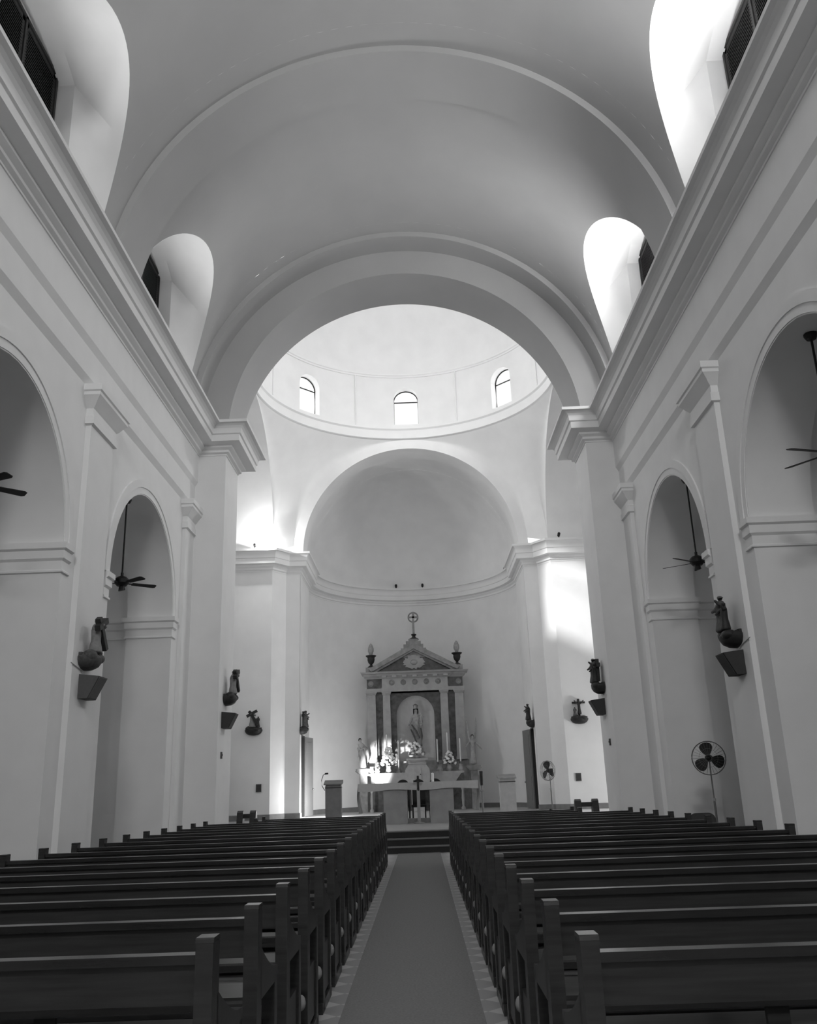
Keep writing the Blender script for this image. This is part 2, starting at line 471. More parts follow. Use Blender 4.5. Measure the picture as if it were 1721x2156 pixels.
# ---- east side: piers, apse
AX, AY, APR = 4.48, 37.3, 4.62
narc = 40
arc = [(APR*math.cos(PI*i/narc), AY+APR*math.sin(PI*i/narc)) for i in range(narc+1)]
right = [(12, 33.65), (5.48, 33.65), (5.03, 34.30), (AX, EY), ]
DZ = 3.48
def vwall(mb, pth, z0, z1):
    for a, b2 in zip(pth, pth[1:]): mb.quad((a[0],a[1],z0), (b2[0],b2[1],z0), (b2[0],b2[1],z1), (a[0],a[1],z1))
DY0, DY1 = 34.85, 35.85
for s in (-1, 1):
    mb = MB(); mb.prism([(s*x, y) for x, y in right]+[(s*AX, 34.4), (s*12, 34.4)], lambda p: (p[0], p[1], 0), lambda p: (p[0], p[1], 10.6))
    struct('wall_%s_sanctuary' % ('left' if s < 0 else 'right'), mb, PLASTER, 30)
    mb = MB()
    mpj = lambda u, v, z: (s*v, u, z)
    mb.wall(mpj, EY, AY, .3, 10.6, AX, AX+.35, [(DY0, DY1, .45, lambda u: DZ)])
    vwall(mb, [(s*AX, AY), (s*(APR+.1), AY)], 0, 10.6)
    struct('wall_%s_choir' % ('left' if s < 0 else 'right'), mb, PLASTER, 30)
mb = MB()
o2 = [(1.06*x, AY+(y-AY)*1.06) for x, y in arc]
mb.prism(arc+o2[::-1], lambda p: (p[0], p[1], .3), lambda p: (p[0], p[1], 10.6))
struct('wall_apse', mb, PLASTER, 30)
for s in (-1, 1):
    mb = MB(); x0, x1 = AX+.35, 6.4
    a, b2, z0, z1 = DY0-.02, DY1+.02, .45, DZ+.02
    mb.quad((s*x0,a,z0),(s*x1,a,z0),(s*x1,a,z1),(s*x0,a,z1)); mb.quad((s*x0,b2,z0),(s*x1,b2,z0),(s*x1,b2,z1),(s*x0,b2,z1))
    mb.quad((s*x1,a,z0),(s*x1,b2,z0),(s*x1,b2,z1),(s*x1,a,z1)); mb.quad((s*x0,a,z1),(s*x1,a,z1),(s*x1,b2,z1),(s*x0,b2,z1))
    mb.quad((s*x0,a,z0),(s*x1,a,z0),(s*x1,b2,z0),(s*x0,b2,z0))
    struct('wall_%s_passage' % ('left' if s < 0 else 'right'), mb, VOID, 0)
    fr = MB()  # added dark liner over the lit reveal, so the opening looks dark
    fr.box(s*(AX-.005), s*(AX+.36), DY0, DY0+.05, .45, DZ); fr.box(s*(AX-.005), s*(AX+.36), DY1-.05, DY1, .45, DZ); fr.box(s*(AX-.005), s*(AX+.36), DY0, DY1, DZ-.05, DZ)
    struct('door_%d' % (3 if s < 0 else 4), fr, SHUT, 0)
    d = MB(); h = Vector((s*(AX-.02), DY1+.02, 0)); e = Vector((s*(AX-.20), DY1+.95, 0))
    d.bar((h.x, h.y, .46+(DZ-.5)/2), (e.x, e.y, .46+(DZ-.5)/2), .05, DZ-.5)
    for zc, hh in ((1.2, .9), (2.6, 1.3)):
        d.bar(h.lerp(e, .15)+Vector((-s*.02, 0, zc)), h.lerp(e, .85)+Vector((-s*.02, 0, zc)), .035, hh)
    o = struct('door_%d' % (1 if s < 0 else 2), d, DOORM, 0)
    k = MB(); q = h.lerp(e, .9)+Vector((-s*.07, -.02, 1.45)); k.ball(q, .035); k.build('door_knob', GOLD, o)
# apse arch face, soffit, vault
mb = MB()
ring_face(mb, 4.36, 4.75, EY-.02); barrel(mb, 4.36, EY-.02, 35.5); ring_face(mb, 4.36, 4.75, 35.5)
struct('trim_14', mb, PLASTER, 40)
mb = MB(); barrel(mb, 4.5, 35.5, AY)
for j in range(24):
    t0, t1 = PI/2*j/24, PI/2*(j+1)/24
    for i in range(narc):
        a, b2 = PI*i/narc, PI*(i+1)/narc
        P = lambda t, q: (4.5*math.cos(t)*math.cos(q), AY+4.5*math.cos(t)*math.sin(q), ZC+4.5*math.sin(t))
        mb.quad(P(t0,a), P(t0,b2), P(t1,b2), P(t1,a))
struct('ceiling', mb, PLASTER, 40)
ACOR = [(d*.64, (z-10.75)*1.12+10.55) for d, z in COR]
pth = [(-x, y) for x, y in right]+[(-AX, AY), (-APR, AY)]+[p for p in reversed(arc)][1:-1]+[(APR, AY), (AX, AY)]+right[::-1]
mb = MB(); mb.sweep(pth, ACOR, side=-1); struct('trim_15', mb, TRIM, 20)
mb = MB()
bb = [(-x, y) for x, y in right]+[(-AX, DY0-.05)]
mb.sweep(bb, [(-.02,.45),(.03,.45),(.03,.62),(.0,.64)], side=-1)
mb.sweep([(x*-1, y) for x, y in bb][::-1], [(-.02,.45),(.03,.45),(.03,.62),(.0,.64)], side=-1)
mb.sweep([(-AX, AY-.4), (-AX, AY), (-APR, AY)]+[p for p in reversed(arc)][1:-1]+[(APR, AY), (AX, AY), (AX, AY-.4)], [(-.02,.45),(.03,.45),(.03,.62),(.0,.64)], side=-1)
struct('baseboard_apse', mb, BASEB, 20)
# transept shells with end windows
for s in (-1, 1):
    mp2 = lambda u, v, z: (s*v, u, z)
    mb = MB()
    mb.wall(mp2, PY1-.12, 33.9, 0, 16.5, 11.7, 12.1, [(CY-1.1, CY+1.1, 6.5, arch_top(CY, 1.1, 9.8))]+([(30.5, 31.9, 0., lambda u: 2.7)] if s > 0 else []))  # right doorway added for the transept fill lamp
    mb.quad((s*7.3,PY1-.12,15.6),(s*12,PY1-.12,15.6),(s*12,33.9,15.6),(s*7.3,33.9,15.6))
    for y, dy in ((24.15, -1), (33.65, 1)):
        mb.quad((s*CH,y,ZC),(s*12,y,ZC),(s*12,y,16),(s*7.4,y,16)) if False else None
        mb.quad((s*7.4,y,ZC),(s*12,y,ZC),(s*12,y,16.5),(s*7.4,y,16.5))
    for i in range(40):
        a, b2 = PI*i/40, PI*(i+1)/40
        P = lambda t: (s*7.4, CY+4.75*math.cos(t), ZC+4.75*math.sin(t))
        p, q = P(a), P(b2); mb.quad(p, q, (q[0], q[1], 16.5), (p[0], p[1], 16.5))
    struct('wall_%s_transept' % ('left' if s < 0 else 'right'), mb, PLASTER, 40)
    f = MB()
    pts = [(-1.08, 6.52), (-1.08, 9.8)]+[(-1.08*math.cos(PI*i/14), 9.8+1.08*math.sin(PI*i/14)) for i in range(1, 14)]+[(1.08, 9.8), (1.08, 6.52)]
    f.tube([(s*12, CY+u, z) for u, z in pts], .03, 6, True)
    f.tube([(s*12, CY, 6.52), (s*12, CY, 10.85)], .025, 6); f.tube([(s*12, CY-1.08, 9.8), (s*12, CY+1.08, 9.8)], .025, 6)
    win = struct('window_%d' % (13 if s < 0 else 14), f, IRON)
    g = MB(); g.quad(*[(s*12.03, CY+u, z) for u, z in pts]); g.build('pane', GLASS, win, 0)
# west end with doors and a gallery opening added for the fill lamp
mp3 = lambda u, v, z: (u, v, z)
mb = MB(); mb.wall(mp3, -10, 10, 11, 17, Y0-.4, Y0, [(-1.65, 1.65, 13.05, lambda u: 15.35)]); mb.wall(mp3, -10, 10, 0, 11, Y0-.4, Y0, [(-2.2, 2.2, 0., lambda u: 5.+math.sqrt(max(0, 2.2**2-u*u))), ])
struct('wall_back', mb, PLASTER, 40)

# ------------------------------------------------------------------ pews
def make_pew(s, L, label):
    t = thing('pew', label, 'pew', group='dark wooden pews')
    X = lambda a: s*a
    b = MB()
    b.box(X(.05), X(L-.05), -.02, .01, .775, .90)
    for x in (.9, L/2+.25, L-.5): b.box(X(x-.045), X(x+.045), -.018, .008, .43, .78)
    b.build('backrest', PEW, t, 0)
    b = MB(); b.box(X(.055), X(L-.055), -.045, .015, .575, .605); b.build('middle_rail', PEWTOP, t, 0)
    b = MB(); b.box(X(.055), X(L-.055), -.035, .03, .90, .93); b.build('top_rail', PEWTOP, t, 0)
    b = MB(); b.box(X(.055), X(L-.055), .0, .44, .415, .45); b.box(X(.055), X(L-.055), .40, .425, .33, .415); b.build('seat', PEW, t, 0)
    for x0 in (0., L-.06):
        e = MB(); x1 = x0+.06
        f0 = lambda p: (X(x0), p[0], p[1]); f1 = lambda p: (X(x1), p[0], p[1])
        e.prism([(-.05,0),(.07,0),(.06,.3),(.045,.97),(-.055,.97),(-.06,.3)], f0, f1)          # rear post
        e.prism([(.40,0),(.49,0),(.49,.60),(.47,.645),(.41,.60)], f0, f1)                        # front post
        arm = [(.03,.60),(.03,.80)]+[(.05+.40*math.sin(q*PI/16), .665+.135*(1-math.sin(q*PI/16))**1.6) for q in range(9)]+[(.49,.66),(.50,.62),(.47,.60)]
        e.prism(arm, f0, f1)
        e.box(X(x0+.01), X(x1-.01), .05, .42, .10, .41)
        e.box(X(x0-.0), X(x1+.0), -.08, .52, 0, .07)
        ep = e.build('end_panel', PEW, t, 0)
        cp = MB(); cp.prism([(-.056,.968),(.046,.968),(.044,.98),(.036,.984),(-.047,.984),(-.055,.98)], lambda p: (X(x0-.001), p[0], p[1]), lambda p: (X(x1+.001), p[0], p[1]))
        cp.build('end_cap', PEWTOP, ep, 0)
    k = MB(); k.box(X(.03), X(L-.07), -.33, -.17, .17, .25)
    for x in (.25, L/2, L-.25): k.box(X(x-.03), X(x+.03), -.30, -.02, .10, .16); k.box(X(x-.03), X(x+.03), -.33, -.21, 0.0, .16)
    kn = k.build('kneeler', PEW, t, 0)
    for x in (.02, .17):
        q = MB(); q.ball((X(x), -.22, .285), .03 if x < .1 else .018, .038, .042, 14, 9); q.build('kneeler_end', KNOB, kn)
    return t
ORD = ['first', 'second', 'third', 'fourth', 'fifth', 'sixth', 'seventh', 'eighth', 'ninth', 'tenth', 'eleventh', 'twelfth', 'thirteenth',
       'fourteenth', 'fifteenth', 'sixteenth', 'seventeenth', 'eighteenth']
for s, off in ((-1, 3.30), (1, 3.10)):
    side = 'left' if s < 0 else 'right'
    lab = lambda i: ('dark wooden pew %s of the carpet, ' % side)+(ORD[i]+' row from the back' if i < 10 else
        ('front row nearest the altar steps' if i == 17 else ORD[17-i]+' row from the altar steps'))
    pl = make_pew(s, 3.08, lab(0)); pl.location = (s*.60, off, 0)
    ps = make_pew(s, 2.36, lab(16)+', a shorter one'); ps.location = (s*.60, off+.85*16, 0)
    for i in range(1, 16): dup(pl, (s*.60, off+.85*i, 0), label=lab(i))
    dup(ps, (s*.60, off+.85*17, 0), label=lab(17)+', a shorter one')
def bench_end(x, y, w, z0, label, rz=0.):
    t = thing('side_pew', label, 'pew', (x, y, z0), rz)
    for yy in (-w/2, w/2):
        e = MB(); e.prism([(-.17,0),(.17,0),(.15,.3),(.17,.55),(.10,.80),(0,.86),(-.10,.80),(-.17,.5)], lambda p: (yy-.1+.0*p[0]+p[0]*.0, p[0], p[1]), lambda p: (yy+.1, p[0], p[1]))
        e.build('end_panel', PEW, t, 0)
    e = MB(); e.box(-w/2, w/2, -.02, .02, .62, .76); e.build('backrest', PEW, t, 0)
    e = MB(); e.box(-w/2, w/2, -.15, .15, .38, .42); e.build('seat', PEW, t, 0)
    return t
bench_end(5.45, 30.3, .56, 0, 'short dark bench in the right transept under the small plaque')
bench_end(6.72, 30.3, .6, 0, 'dark bench half hidden by the right crossing pier')
bench_end(-5.65, 30.3, .42, 0, 'short dark bench in the left transept under the small plaque')
bench_end(-6.85, 30.3, .6, 0, 'dark bench half hidden by the left crossing pier')

# ------------------------------------------------------------------ altar
t = thing('altar', 'free-standing altar table with two block supports on the sanctuary platform', 'altar', (0, 26, .45))
b = MB(); b.box(-1.68, 1.68, 0, 1.0, .98, 1.08); b.build('slab', MARBLE, t, 0)
for x in (-.99, .32): b = MB(); b.box(x, x+.67, .05, .85, 0, .98); b.build('support', MARBLE, t, 0)
b = MB(); b.box(-.32, .32, .5, .56, 0, .12); b.build('plinth', MARBLEM, t, 0)
b = MB()
def cloth_pt(x, k, side):
    return (x, -.015-.012*math.sin(x*9)*k, 1.095-.2*k-.02*math.sin(x*4+1)*k)
N = 60
for i in range(N):
    xa, xb = -1.70+3.4*i/N, -1.70+3.4*(i+1)/N
    b.quad((xa,1.01,1.095),(xb,1.01,1.095),(xb,-.015,1.095),(xa,-.015,1.095))
    for j in range(4): b.quad(cloth_pt(xa,j/4,0), cloth_pt(xb,j/4,0), cloth_pt(xb,(j+1)/4,0), cloth_pt(xa,(j+1)/4,0))
for s in (-1, 1):
    for i in range(14):
        ya, yb = -.015+1.02*i/14, -.015+1.02*(i+1)/14
        for j in range(8):
            P = lambda y, k: (s*(1.70+.05*math.sin(k*5)*k+.05*k*math.sin(y*11+1)), y, 1.095-.80*k)
            b.quad(P(ya,j/8), P(yb,j/8), P(yb,(j+1)/8), P(ya,(j+1)/8))
tag(b.build('altar_cloth', CLOTH, None, 60, loc=(0, 26, .455)), 'white linen cloth hanging over both ends of the altar table', 'cloth')
# crucifix standing in front of the altar
t = thing('processional_cross', 'slim standing crucifix on a pale post in front of the altar', 'crucifix', (-.0, 25.8, .45))
b = MB(); b.box(-.045, .045, -.03, .03, .03, .92); b.build('post', MARBLE, t, 0)
b = MB(); b.lathe([(.02,.0),(.16,.0),(.15,.03),(.06,.05),(.03,.08)], n=20); b.build('base', MARBLEM, t)
b = MB(); b.box(-.03, .03, -.03, 0, .88, 1.27); b.box(-.13, .13, -.03, 0, 1.10, 1.15); b.build('cross', DARK, t, 0)
skin('figure', [(0,-.05,1.02,.03,.022),(0,-.05,1.10,.035,.024),(0,-.055,1.145,.014,.014),(0,-.06,1.175,.022,.024),(-.05,-.045,1.13,.011,.011),(-.12,-.04,1.145,.008,.008),
   (.05,-.045,1.13,.011,.011),(.12,-.04,1.145,.008,.008),(0,-.05,.93,.018,.016),(0,-.045,.86,.01,.012)], [(0,1),(1,2),(2,3),(1,4),(4,5),(1,6),(6,7),(0,8),(8,9)], DARK, t)
# chairs behind the altar
def presider(label, x, h):
    t = thing('presider_chair', label, 'chair', (x, 28.2, .45), group='round-backed chairs behind the altar')
    b = MB(); N = 16
    b.prism([(-.2,.4),(.2,.4),(.2,h-.2)]+[(.2*math.cos(PI*i/N), h-.2+.2*math.sin(PI*i/N)) for i in range(1, N)]+[(-.2,h-.2)], lambda p: (p[0], .22, p[1]), lambda p: (p[0], .26, p[1]))
    b.build('backrest', IRON, t)
    b = MB(); b.box(-.22, .22, -.22, .22, .38, .45); b.build('seat', IRON, t, 0)
    for a in (-.19, .19):
        for c2 in (-.19, .19): l = MB(); l.box(a-.02, a+.02, c2-.02, c2+.02, 0, .38); l.build('leg', IRON, t, 0)
    return t
pc = presider('low round-backed chair peeping over the altar left of the crucifix', -.48, 1.20)
dup(pc, (0.0, 28.2, .45), label='taller-looking round-backed chair directly behind the altar crucifix')
dup(pc, (.52, 28.2, .45), label='low round-backed chair peeping over the altar right of the crucifix')
# lecterns
def lectern(x, light, label):
    t = thing('lectern', label, 'lectern', (x, 33, .45))
    mm = PANELL if light else PANEL
    b = MB(); b.box(-.28, .28, -.2, .2, 0, 1.1); b.build('body', mm, t, 0)
    b = MB(); b.box(-.29, .29, -.21, .21, 1.02, 1.05); b.build('band', DARK, t, 0)
    b = MB(); b.prism([(-.26,1.13),(.26,1.19),(.26,1.30),(-.26,1.17)], lambda p: (-.33, p[0], p[1]), lambda p: (.33, p[0], p[1])); b.build('reading_desk', mm if not light else MARBLEM, t, 0)
    b = MB(); b.box(-.27, .27, -.19, .19, 1.1, 1.16); b.build('neck', mm, t, 0)
    return t
l = lectern(-3.07, 0, 'grey lectern with a gooseneck microphone left of the altar')
b = MB(); b.tube([(-.31,-.05,.95),(-.40,-.08,1.1),(-.42,-.08,1.3),(-.36,-.08,1.48),(-.28,-.08,1.52)], .012, 8); b.build('microphone_arm', IRON, l)
b = MB(); b.tube([(-.30,-.08,1.52),(-.18,-.08,1.53)], .03, 10); b.build('microphone', IRON, l)
lectern(3.15, 1, 'pale lectern with a thin dark band right of the altar')
# paschal candle stand
t = thing('candle_stand', 'tall grey candle stand with a dark top right of the altar', 'candle stand', (1.86, 27, .45))
b = MB(); b.lathe([(.02,0),(.13,0),(.12,.04),(.05,.08),(.03,.2),(.03,.75),(.05,.8),(.03,.85),(.035,.95)], n=16); b.build('stem', MARBLEM, t)
b = MB(); b.lathe([(.04,.95),(.05,1.1),(.055,1.35),(.02,1.35)], n=16); b.build('holder', DARK, t)

# ------------------------------------------------------------------ high altar and retable
RY = 40.0
t = thing('retable', 'marble altarpiece with pediment, pilasters and statue niche against the apse wall', 'altarpiece', (-.03, RY, .45))
zb = 2.5-.45
Z = lambda z: z-.45
b = MB(); b.box(-2.3, 2.3, 0, .9, 0, Z(1.9)); b.box(-2.25, 2.25, .05, .9, Z(1.9), Z(2.5)); b.build('base', MARBLEM, t, 0)
# back wall with niche
mpn = lambda u, v, z: (u, v, z)
NC, NR, NS = -.04, .84, 4.48
b = MB(); b.wall(mpn, -2.15, 2.10, Z(2.5), Z(5.45), .12, .5, [(NC-NR, NC+NR, Z(2.5), lambda u: Z(NS)+math.sqrt(max(0, NR*NR-(u-NC)**2)))]); b.build('back_panel', MARBLED, t, 0)
b = MB(); n = 20
for i in range(n):
    a, b2 = PI*i/n, PI*(i+1)/n
    P = lambda q, z: (NC+NR*math.cos(q), .13+.62*math.sin(q), z)
    b.quad(P(a,Z(2.5)), P(b2,Z(2.5)), P(b2,Z(NS)), P(a,Z(NS)))
    for j in range(10):
        t0, t1 = PI/2*j/10, PI/2*(j+1)/10
        Q = lambda tt, q: (NC+NR*math.cos(tt)*math.cos(q), .13+.62*math.cos(tt)*math.sin(q), Z(NS)+NR*math.sin(tt))
        b.quad(Q(t0,a), Q(t0,b2), Q(t1,b2), Q(t1,a))
b.build('niche', NICHEM, t)
for xa, xb in ((-1.80,-1.47), (1.42,1.74)):
    b = MB(); b.box(xa, xb, .08, .12, Z(2.5), Z(5.42)); b.build('dark_inlay', MARBLED, t, 0)
for x, w in ((-1.99, .40), (-1.31, .34), (1.26, .34), (1.93, .40)):
    b = MB(); f = -.10
    b.prism([(-w/2,f),(w/2,f),(w/2,.12),(-w/2,.12)], lambda p: (x+p[0]*1.06, p[1]*1.1, Z(2.62)), lambda p: (x+p[0]*.94, p[1], Z(5.38)))
    pil = b.build('pilaster', MARBLE, t, 0)
    q = MB(); q.box(x-w*.6, x+w*.6, f-.06, .12, Z(2.5), Z(2.62)); q.build('pilaster_base', MARBLE, pil, 0)
    q = MB(); q.box(x-w*.55, x+w*.55, f-.04, .12, Z(5.38), Z(5.44)); q.box(x-w*.62, x+w*.62, f-.08, .12, Z(5.44), Z(5.5)); q.build('capital', MARBLE, pil, 0)
b = MB(); b.box(-2.24, 2.18, -.12, .6, Z(5.5), Z(5.66)); b.box(-1.52, 1.47, -.2, .6, Z(5.5), Z(5.69)); b.build('architrave', MARBLE, t, 0)
b = MB(); b.box(-2.18, 2.12, -.08, .6, Z(5.66), Z(6.1)); b.build('frieze', MARBLED, t, 0)
b = MB(); b.box(-1.5, 1.45, -.18, .0, Z(5.69), Z(6.1)); fr = b.build('frieze_panel', MARBLE, t, 0)
for i in range(5):
    q = MB(); x = -1.06+i*.52
    M = Matrix.Translation((x, -.18, Z(5.9))) @ Matrix.Rotation(PI/2, 4, 'X')
    q.lathe([(.02,.03),(.06,.05),(.08,.02),(.11,.035),(.13,.0)], n=12); q.v = [tuple(M @ Vector(v)) for v in q.v]; q.build('rosette', MARBLEM, fr)
for x in (-2.0, 1.94):
    q = MB(); M = Matrix.Translation((x, -.08, Z(5.88))) @ Matrix.Rotation(PI/2, 4, 'X')
    q.lathe([(.02,.03),(.06,.05),(.08,.02),(.11,.035),(.13,.0)], n=12); q.v = [tuple(M @ Vector(v)) for v in q.v]; q.build('rosette', MARBLEM, t)
b = MB(); b.sweep([(-2.2,.5),(-2.2,-.1),(-1.55,-.1),(-1.55,-.22),(1.5,-.22),(1.5,-.1),(2.14,-.1),(2.14,.5)],
    [(-.3,Z(6.08)),(.0,Z(6.08)),(.04,Z(6.14)),(.12,Z(6.2)),(.14,Z(6.26)),(.22,Z(6.30)),(.25,Z(6.37)),(-.3,Z(6.39))], side=-1)
b.box(-2.1, 2.05, -.05, .5, Z(6.05), Z(6.38))
for i in range(7): x = -1.4+i*.46; b.box(x-.1, x+.1, -.36, -.2, Z(6.12), Z(6.2))
b.build('cornice', MARBLE, t, 0)
# pediment
b = MB()
pa = [(-1.88, Z(6.38)), (1.83, Z(6.38)), (-.03, Z(7.32))]
b.prism(pa, lambda p: (p[0], -.08, p[1]), lambda p: (p[0], .5, p[1])); b.build('tympanum', MARBLED, t, 0)
b = MB()
for s in (-1, 1):
    e = (-1.95 if s < 0 else 1.90)
    b.prism([(e, Z(6.38)), (e-s*.22, Z(6.38)), (-.03, Z(7.28)), (-.03, Z(7.38))], lambda p: (p[0], -.26, p[1]), lambda p: (p[0], .4, p[1]))
    b.prism([(e, Z(6.38)), (-.03, Z(7.36)), (-.03, Z(7.62)), (e+s*.12, Z(6.52))], lambda p: (p[0], -.36, p[1]), lambda p: (p[0], .4, p[1]))
b.build('raking_cornice', MARBLEM, t, 0)
b = MB(); pts = []
for i in range(36):
    a = 2*PI*i/36; r = (1. if i % 2 == 0 else .86)*(1+.08*math.sin(i*2.3)); pts.append((-.03+.52*r*math.cos(a), Z(6.77)+.30*r*math.sin(a)+(.06 if math.sin(a) > .8 else 0)))
b.prism(pts, lambda p: (p[0], -.14, p[1]), lambda p: (p[0], -.07, p[1])); b.ball((-.03,-.14,Z(6.78)), .16, .05, .12)
b.build('sunburst_relief', MARBLE, t, 30)
b = MB()
for w, z0, z1 in ((.57,7.0,7.42), (.45,7.42,7.6), (.34,7.6,7.74), (.22,7.74,7.84)): b.box(-.03-w, -.03+w, -.12, .4, Z(z0), Z(z1))
b.build('stepped_top', MARBLEM, t, 0)
for x in (-1.98, 1.93): b = MB(); b.box(x-.24, x+.24, -.05, .4, Z(6.37), Z(6.62)); b.build('corner_block', MARBLE, t, 0)
# finial and urns stand on the retable
t2 = thing('ringed_cross', 'pale ringed cross on a dark foot at the peak of the altarpiece', 'cross', (-.03, RY+.12, 7.84))
b = MB(); b.lathe([(.02,0),(.23,0),(.21,.04),(.10,.09),(.07,.16),(.13,.22),(.10,.25),(.02,.25)], n=20); b.build('foot', DARK, t2)
b = MB(); b.box(-.05, .05, -.03, .03, .25, 1.28); b.box(-.25, .25, -.03, .03, .99, 1.07); b.build('cross', MARBLEM, t2, 0)
b = MB(); b.tube([(.22*math.cos(2*PI*i/28), 0, 1.03+.22*math.sin(2*PI*i/28)) for i in range(28)], .035, 8, True); b.build('ring', MARBLEM, t2)
def urn(x, y, z, label):
    t = thing('flaming_urn', label, 'urn', (x, y, z), group='urns on the altarpiece corners')
    b = MB(); b.lathe([(.02,0),(.17,0),(.16,.05),(.07,.10),(.05,.15),(.13,.24),(.165,.36),(.16,.46),(.24,.53),(.24,.56),(.10,.57),(.02,.57)], n=24); b.build('bowl', DARK, t)
    b = MB(); b.lathe([(.06,.57),(.08,.64),(.13,.76),(.13,.88),(.08,1.03),(.01,1.12)], n=16); b.build('flame', STATUE, t)
    return t
u = urn(-2.01, RY+.15, 6.62, 'dark urn with a pale stone flame on the left corner of the altarpiece')
dup(u, (1.9, RY+.15, 6.62), label='dark urn with a pale stone flame on the right corner of the altarpiece')
# high altar in front of the retable
t = thing('high_altar', 'old marble altar with flared ends and legs below the altarpiece', 'altar', (-.1, 38.9, .45))
b = MB(); b.prism([(-2.1,Z(2.0)),(2.0,Z(2.0)),(2.0,Z(1.93)),(1.86,Z(1.90)),(1.6,Z(1.55)),(1.45,Z(1.45)),(-1.55,Z(1.45)),(-1.7,Z(1.55)),(-1.95,Z(1.90)),(-2.1,Z(1.93))], lambda p: (p[0], -.35, p[1]), lambda p: (p[0], .5, p[1]))
b.build('table_top', MARBLE, t, 0)
for x in (-1.95, -1.0, .95, 1.95):
    b = MB(); b.lathe([(.09,0),(.09,.08),(.05,.14),(.07,.45),(.05,.75),(.09,.9),(.09,1.0)], (x*.98,-.25,0), 14); b.build('leg', MARBLE, t)
b = MB(); b.box(-2.0, 2.0, .3, 1.05, 0, Z(1.5)); b.build('body', MARBLED, t, 0)
t = thing('tabernacle', 'pale tabernacle with a moulded top below the niche statue', 'tabernacle', (-.04, 38.27, 2.0))
b = MB(); b.box(-.3, .26, -.18, .2, -1.55, -.45); b.build('pedestal', MARBLE, t, 0)
b = MB(); b.prism([(-.53,-.45),(.49,-.45),(.49,.1),(.33,.32),(-.37,.32),(-.53,.1)], lambda p: (p[0], -.25, p[1]), lambda p: (p[0], .22, p[1])); b.build('body', MARBLE, t, 0)
b = MB(); b.box(-.40, .36, -.3, .24, .32, .38); b.box(-.47, .43, -.34, .24, .46, .54); b.box(-.36, .32, -.25, .24, .38, .46); b.build('top', MARBLE, t, 0)
b = MB(); b.box(-.16, .14, -.28, -.24, -.30, .12); dd = b.build('door', GOLD, t, 0)
b = MB(); b.ball((.10, -.30, -.1), .022); b.build('door_knob', DARK, dd)

# ------------------------------------------------------------------ statues on the high altar
def robe_body(h, lean=0., arms=None, w=1.):
    """standing robed figure of height h: returns V,E for skin()"""
    V = [(0,0,.50*h,.095*h*w,.075*h), (.0,.01*h,.30*h,.115*h*w,.09*h), (0,.0,.10*h,.14*h*w,.11*h), (0,0,.01*h,.15*h*w,.115*h),
         (lean*.4,0,.66*h,.09*h*w,.065*h), (lean*.8,0,.775*h,.085*h*w,.055*h), (lean,-.005*h,.84*h,.03*h,.03*h), (lean*1.1,-.015*h,.905*h,.05*h,.055*h), (lean*1.15,-.012*h,.96*h,.04*h,.045*h)]
    E = [(0,1),(1,2),(2,3),(0,4),(4,5),(5,6),(6,7),(7,8)]
    for s, (ex, ez, ey, hx, hz, hy) in ((-1, arms[0]), (1, arms[1])):
        k = len(V)
        V += [(lean*.8+s*.10*h*w,0,.77*h,.038*h,.035*h), (ex*h,ey*h,ez*h,.032*h,.032*h), (hx*h,hy*h,hz*h,.022*h,.022*h), (hx*h*1.05,(hy-.03)*h,(hz+.01)*h,.016*h,.012*h)]
        E += [(5,k),(k,k+1),(k+1,k+2),(k+2,k+3)]
    return V, E
t = thing('madonna_statue', 'crowned robed statue holding a child in the altarpiece niche', 'statue', (-.06, 40.22, 2.75))
H = 2.1
b = MB(); b.lathe([(.02,0),(.36,0),(.36,.12),(.3,.16),(.28,.3),(.02,.3)], n=20); b.build('pedestal', MARBLE, t)
V, E = robe_body(1.75, 0, ((-.16,.60,-.03,-.19,.55,-.10), (.16,.62,-.02,.10,.60,-.14)))
skin('body', [(x,y,z+.3,a,b2) for x,y,z,a,b2 in V], E, STATUE, t)
b = MB(); b.lathe([(.10,1.42+.3),(.125,1.55+.3),(.115,1.68+.3),(.06,1.76+.3)], n=16, a0=-.2, a1=PI+.2); b.build('veil', HAIR, t)
b = MB(); b.lathe([(.085,2.0),(.10,2.06),(.12,2.14),(.06,2.20),(.01,2.22)], n=14); b.build('crown', GOLD, t)
V, E = robe_body(.62, 0, ((-.2,.66,-.03,-.25,.72,-.1), (.2,.66,-.03,.22,.62,-.12)))
skin('child', [(x+.22,y-.16,z+1.22,a,b2) for x,y,z,a,b2 in V], E, STATUE, t)
b = MB(); b.ball((.0,.03,1.86), .10, .11, .13); b.build('hair', HAIR, t)
for k, pts in enumerate(([(-.2,-.2,1.3),(0,-.26,1.0),(.14,-.24,.7)], [(-.24,-.1,1.1),(-.1,-.27,.8),(.02,-.29,.45)], [(.2,-.15,1.15),(.24,-.2,.8),(.22,-.2,.35)])):
    b = MB(); b.tube(pts, [.03,.045,.03], 8); b.build('drapery_fold', MIDD, t)
